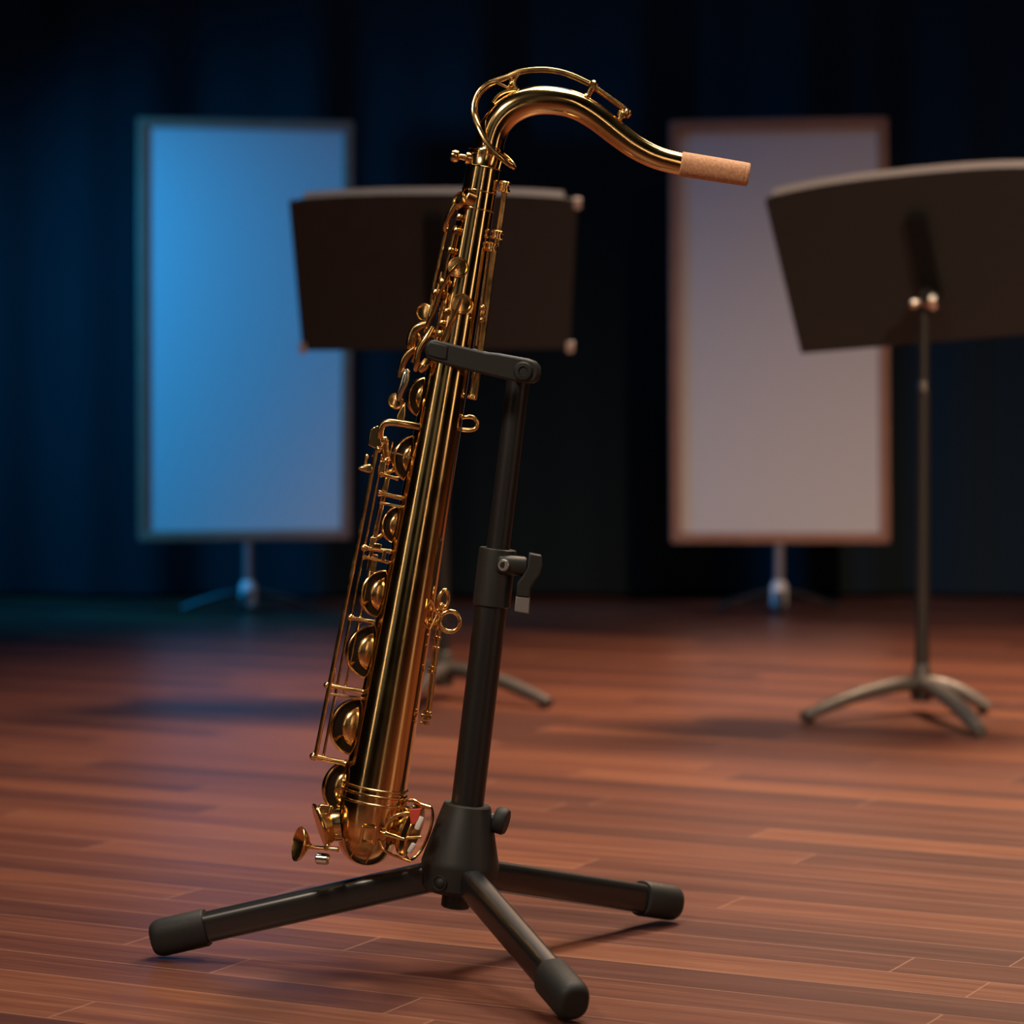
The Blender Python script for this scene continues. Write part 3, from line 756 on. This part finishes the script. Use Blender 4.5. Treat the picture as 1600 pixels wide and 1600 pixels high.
# ------------------------------------------------------------------ music stands
def music_stand(base_px, tips, O_px, right, up, a0, b0, b1, arch, label, knob, shaft_px, step_py, rimfrac, chan=(-0.02, 0.15), ashift=0.0, taper=1.0):
    g0 = G(*base_px); Y = g0.y
    M = Y / F
    root = thing('music_stand', g0, label, 'music stand', 'music stands on the wooden stage floor')
    right = right.normalized(); up = (up - right * up.dot(right)).normalized(); n = right.cross(up).normalized()
    if n.y > 0: n = -n
    # --- base
    hz = 0.048
    build('base_hub', MB().lathe(g0 + UP * 0.018, UP, [(0, .014), (.003, .019), (.03, .019), (.036, .0165), (.06, .0145), (.064, .011)], 32), BASEM, root)
    for t in tips:
        tp = G(*t)
        d = tp - g0
        pts = [g0 + UP * hz, g0 + d * .25 + UP * (hz * 1.0), g0 + d * .55 + UP * (hz * .80), g0 + d * .82 + UP * (hz * .48), g0 + d * 1.0 + UP * .0105]
        pts, rs = spline(pts, 6, [.016, .0155, .0145, .013, .0105])
        lg = build('leg', MB().tube(pts, rs, 16, flat=(.8, 1.05), ref=UP), BASEM, root)
        build('foot_pad', MB().lathe(tp - d.normalized() * .012, UP, [(0.0, .008), (.0075, .009)], 20), RUBBER, lg)
    # --- shaft
    O = P(*O_px, Y - 0.0)
    top = O - n * -0.0
    shb = V((g0.x, g0.y, 0.06)); sht = V((g0.x, g0.y, O.z))
    zs = P(shaft_px, step_py, Y).z
    build('outer_shaft', MB().lathe(shb, UP, [(0, .013), (.06, .0115), (zs - .06 - .02, .0105), (zs - .06, .0105), (zs - .06 + .001, .006)], 28), SHAFT, root)
    build('shaft_collar', MB().lathe(V((g0.x, g0.y, zs - .012)), UP, [(0, .0098), (.001, .0108), (.016, .0108), (.018, .008)], 24), CHROME if knob else SHAFT, root)
    build('inner_shaft', MB().lathe(V((g0.x, g0.y, zs - .05)), UP, [(0, .0088), (O.z - zs + .05, .0085)], 24), SHAFT, root)
    # --- desk
    D0 = V((g0.x, g0.y, O.z)) - n * 0.03           # desk plane lies behind the pivot
    def dk(a, b, c=0.0):
        k = taper + (1 - taper) * max(0, min(1, (b - b0) / (b1 - b0)))
        return D0 + right * (a * k + ashift) + up * b + n * c
    th = .0025
    A_ = a0
    N_ = 24
    outline = [dk(-A_, b0), dk(A_, b0), dk(A_, b1)]
    ins = A_ * rimfrac
    def tb(a): return b1 + .006 + arch * (1 - abs(a / ins) ** 2.6)
    tops = [ins * (1 - 2 * i / N_) for i in range(N_ + 1)]
    outline += [dk(a, tb(a)) for a in tops]
    outline += [dk(-A_, b1)]
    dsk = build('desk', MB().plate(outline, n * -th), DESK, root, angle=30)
    # rim bent back along the top edge
    rings = []
    bd = (up * .62 - n * .78).normalized(); bn = (up * .78 + n * .62).normalized()
    for a in reversed(tops):
        e = dk(a, tb(a) - .0006, -.001)
        rings.append([e, e + bd * .013, e + bd * .013 - bn * .0025, e - bn * .0025])
    build('desk_rim', MB().loops(rings), RIM, dsk)
    # side flanges folded to the music side and the bottom ledge
    for s in (-1, 1):
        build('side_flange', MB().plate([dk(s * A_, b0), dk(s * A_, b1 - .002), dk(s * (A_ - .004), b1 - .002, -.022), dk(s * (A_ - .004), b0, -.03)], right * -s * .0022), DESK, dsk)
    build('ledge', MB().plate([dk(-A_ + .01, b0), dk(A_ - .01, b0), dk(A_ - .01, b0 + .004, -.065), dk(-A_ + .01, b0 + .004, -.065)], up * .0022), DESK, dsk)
    # tilt channel on the back
    ch = build('tilt_channel', MB().box(dk(0, (chan[0] + chan[1]) / 2, .007), right * .016, n * .007, up * ((chan[1] - chan[0]) / 2)), SLOT, root, bevel=.002)
    mbk = MB().lathe(V((g0.x, g0.y, O.z)) - n * .026, n, [(0, .013), (.03, .013), (.034, .010)], 24)
    build('tilt_joint', mbk, SHAFT, root)
    if knob:
        kb = V((g0.x, g0.y, O.z + .004))
        mbk = MB().lathe(kb + n * .012, (right * 1 + up * .1 + n * .25).normalized(), [(.002, .009), (.008, .014), (.018, .0155), (.026, .011)], 24)
        build('tilt_knob', mbk, CHROME, root)
        mbk = MB().lathe(kb + n * .012, (right * -1 + n * .25).normalized(), [(.006, .005), (.012, .0085), (.02, .0085), (.024, .005)], 24)
        build('tilt_nut', mbk, CHROME, root)
    else:
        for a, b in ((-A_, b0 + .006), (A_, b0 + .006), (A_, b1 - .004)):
            build('lit_corner', MB().box(dk(a * .995, b, .002), right * .0065, n * .004, up * .010), LIT_CORNER, dsk, bevel=.002)  # added blocks that paint in the light caught by the flange edges
    return root
RIM, _, _ = mat('rim_lit_tone', (0.30, 0.27, 0.27), 0.5)  # desk lip painted paler to carry the light falling from overhead
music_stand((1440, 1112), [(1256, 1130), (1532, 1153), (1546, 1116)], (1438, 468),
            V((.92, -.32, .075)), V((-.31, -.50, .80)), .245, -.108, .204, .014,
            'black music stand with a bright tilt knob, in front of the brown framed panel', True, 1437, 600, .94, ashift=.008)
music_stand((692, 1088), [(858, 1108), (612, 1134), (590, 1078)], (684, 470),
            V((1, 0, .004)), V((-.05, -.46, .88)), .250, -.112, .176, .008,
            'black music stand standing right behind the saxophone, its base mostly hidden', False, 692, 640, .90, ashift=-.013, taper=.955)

# ------------------------------------------------------------------ framed panels
def panel(corners, pole_px, base_px, half_px, label):
    g0 = G(*base_px); Y = g0.y; M = Y / F
    root = thing('display_panel', g0, label, 'display panel', 'framed panels in front of the curtain')
    (tlx, tly), (trx, try_), (brx, bry), (blx, bly) = corners
    q = [P(blx, bly, Y), P(brx, bry, Y), P(trx, try_, Y), P(tlx, tly, Y)]
    cen = sum(q, V((0, 0, 0))) / 4
    fw = .024; dep = .016
    inn = []
    for p_ in q:
        d = p_ - cen
        inn.append(p_ - V((math.copysign(fw, d.x), 0, math.copysign(fw, d.z))))
    names = ('frame_rail', 'frame_stile', 'frame_rail', 'frame_stile')
    for i in range(4):
        j = (i + 1) % 4
        poly = [q[i], q[j], inn[j], inn[i]]
        build(names[i], MB().plate([p_ + V((0, -dep, 0)) for p_ in poly], V((0, 2 * dep, 0))), FRAMEW, root, bevel=.003)
    sc_ = [p_ + (cen - p_).normalized() * -.004 for p_ in inn]
    build('screen', MB().plate([p_ + V((0, -.007, 0)) for p_ in sc_], V((0, .012, 0))), SCREEN, root)
    zb = min(q[0].z, q[1].z)
    pt = V((g0.x, g0.y, 0.03))
    build('pole', MB().lathe(pt, UP, [(0, .0115), (zb - .03 + .01, .0105)], 24), BASEP, root)
    build('base_hub', MB().lathe(V((g0.x, g0.y, .014)), UP, [(0, .016), (.004, .019), (.05, .019), (.055, .016), (.062, .012)], 28), HUBP, root)
    for ang in (8, 172, 268):
        d = V((math.cos(math.radians(ang)), math.sin(math.radians(ang)), 0)) * half_px * M
        if ang == 268: d = d * .75
        pts = [g0 + UP * .05, g0 + d * .3 + UP * .046, g0 + d * .7 + UP * .028, g0 + d + UP * .0095]
        build('leg', MB().tube(spline(pts, 5), .009, 12, flat=(.8, 1.1), ref=UP), SHAFT, root)
    return root
HUBP, _, _ = mat('pale_hub_enamel', (0.72, 0.70, 0.70), 0.3)
BASEP, _, _ = mat('pole_paint', (0.30, 0.27, 0.28), 0.35, 0.4)
panel([(215, 184), (553, 190), (548, 842), (216, 845)], 388, (388, 957), 105,
      'blue lit pale panel in a slim frame on a pole, left behind the saxophone')
panel([(1046, 190), (1386, 184), (1390, 848), (1048, 848)], 1217, (1217, 957), 95,
      'greyish beige panel in a brown wooden frame, behind the music stand with the bright knob')

# ------------------------------------------------------------------ lights
def area(name, loc, target, size, power, col, size_y=None, spread=180):
    l = bpy.data.lights.new(name, 'AREA'); l.energy = power; l.color = col
    l.shape = 'RECTANGLE'; l.size = size; l.size_y = size_y or size
    l.spread = math.radians(spread)
    o = bpy.data.objects.new(name, l); COL.objects.link(o)
    o.location = loc
    o.rotation_euler = (V(target) - V(loc)).to_track_quat('-Z', 'Y').to_euler()
    return o
def spot(name, loc, target, angle, blend, power, col, rad=.08):
    l = bpy.data.lights.new(name, 'SPOT'); l.energy = power; l.color = col
    l.spot_size = math.radians(angle); l.spot_blend = blend; l.shadow_soft_size = rad
    o = bpy.data.objects.new(name, l); COL.objects.link(o)
    o.location = loc
    o.rotation_euler = (V(target) - V(loc)).to_track_quat('-Z', 'Y').to_euler()
    return o
WARM = (1.0, .66, .42); WARMW = (1.0, .82, .64); BLUE = (.0, .40, 1.0)
area('key_lamp', (-1.3, 0.5, 2.6), (0.1, 2.8, .45), .45, 6.0, WARMW, spread=55)
area('overhead_lamp', (0.3, 3.2, 3.2), (0.1, 3.0, 0), 2.0, 25, (1.0, .94, .78), 1.4, spread=80)
spot('warm_stage_lamp', (1.7, 6.2, 4.3), (.75, 4.35, 0), 52, 1.0, 1900, WARM, .6)
spot('front_warm_lamp', (2.2, -1.6, 3.9), (1.25, 5.1, 0), 27, 1.0, 1500, WARM, .2)
area('streak_fill_right', (2.1, 1.4, 1.1), (-.1, 2.7, .6), .30, 1.0, WARM, 2.0, spread=70)  # this and the next two: unseen, added to draw streaks on the brass
area('streak_fill_front', (.62, -.8, 1.1), (-.1, 2.7, .6), .10, .5, WARM, 2.0, spread=70)
area('streak_fill_left', (-2.0, 1.0, 1.25), (-.1, 2.7, .6), .07, .42, (1.0, .76, .55), 2.0, spread=70)
area('brass_fill', (-.9, -2.6, 1.6), (0, 2.7, .6), 1.1, .9, (1.0, .95, .8), 2.4)  # three unseen fills behind the camera, added for dim bands on the brass
area('brass_fill', (1.6, -2.4, 1.6), (0, 2.7, .6), .5, .5, (1.0, .9, .75), 2.4)
area('brass_fill', (-2.9, -.9, 1.6), (0, 2.7, .6), 1.0, .8, (1.0, .95, .8), 2.4)
spot('blue_lamp', (-1.9, 6.0, 1.15), (-1.0, 6.75, .62), 82, 1.0, 122, BLUE, .1)
area('blue_wash', (.5, 5.2, 4.2), (.6, 7.0, .9), .8, 16, (.10, .45, 1.0))

w = bpy.data.worlds.new('stage_dark'); scene.world = w; w.use_nodes = True
w.node_tree.nodes['Background'].inputs[0].default_value = (.55, .7, .9, 1)
w.node_tree.nodes['Background'].inputs[1].default_value = 0.004

# ------------------------------------------------------------------ camera
cd = bpy.data.cameras.new('camera'); cam = bpy.data.objects.new('camera', cd); COL.objects.link(cam)
cd.sensor_width = 36; cd.sensor_fit = 'HORIZONTAL'; cd.lens = 36 * F / 1600
cam.location = CAM; cam.rotation_euler = (math.pi / 2 - PITCH, 0, 0)
cd.clip_start = .05; cd.clip_end = 60
cd.dof.use_dof = True; cd.dof.focus_distance = SY - .02; cd.dof.aperture_fstop = 5.2
scene.camera = cam
vs = scene.view_settings
scene.display_settings.display_device = 'sRGB'
vs.view_transform = 'Standard'; vs.look = 'None'; vs.gamma = 1; vs.exposure = 0; vs.use_curve_mapping = False
print('HY', HY, 'SY', SY, 'YB', YB, fL, fR, fF)
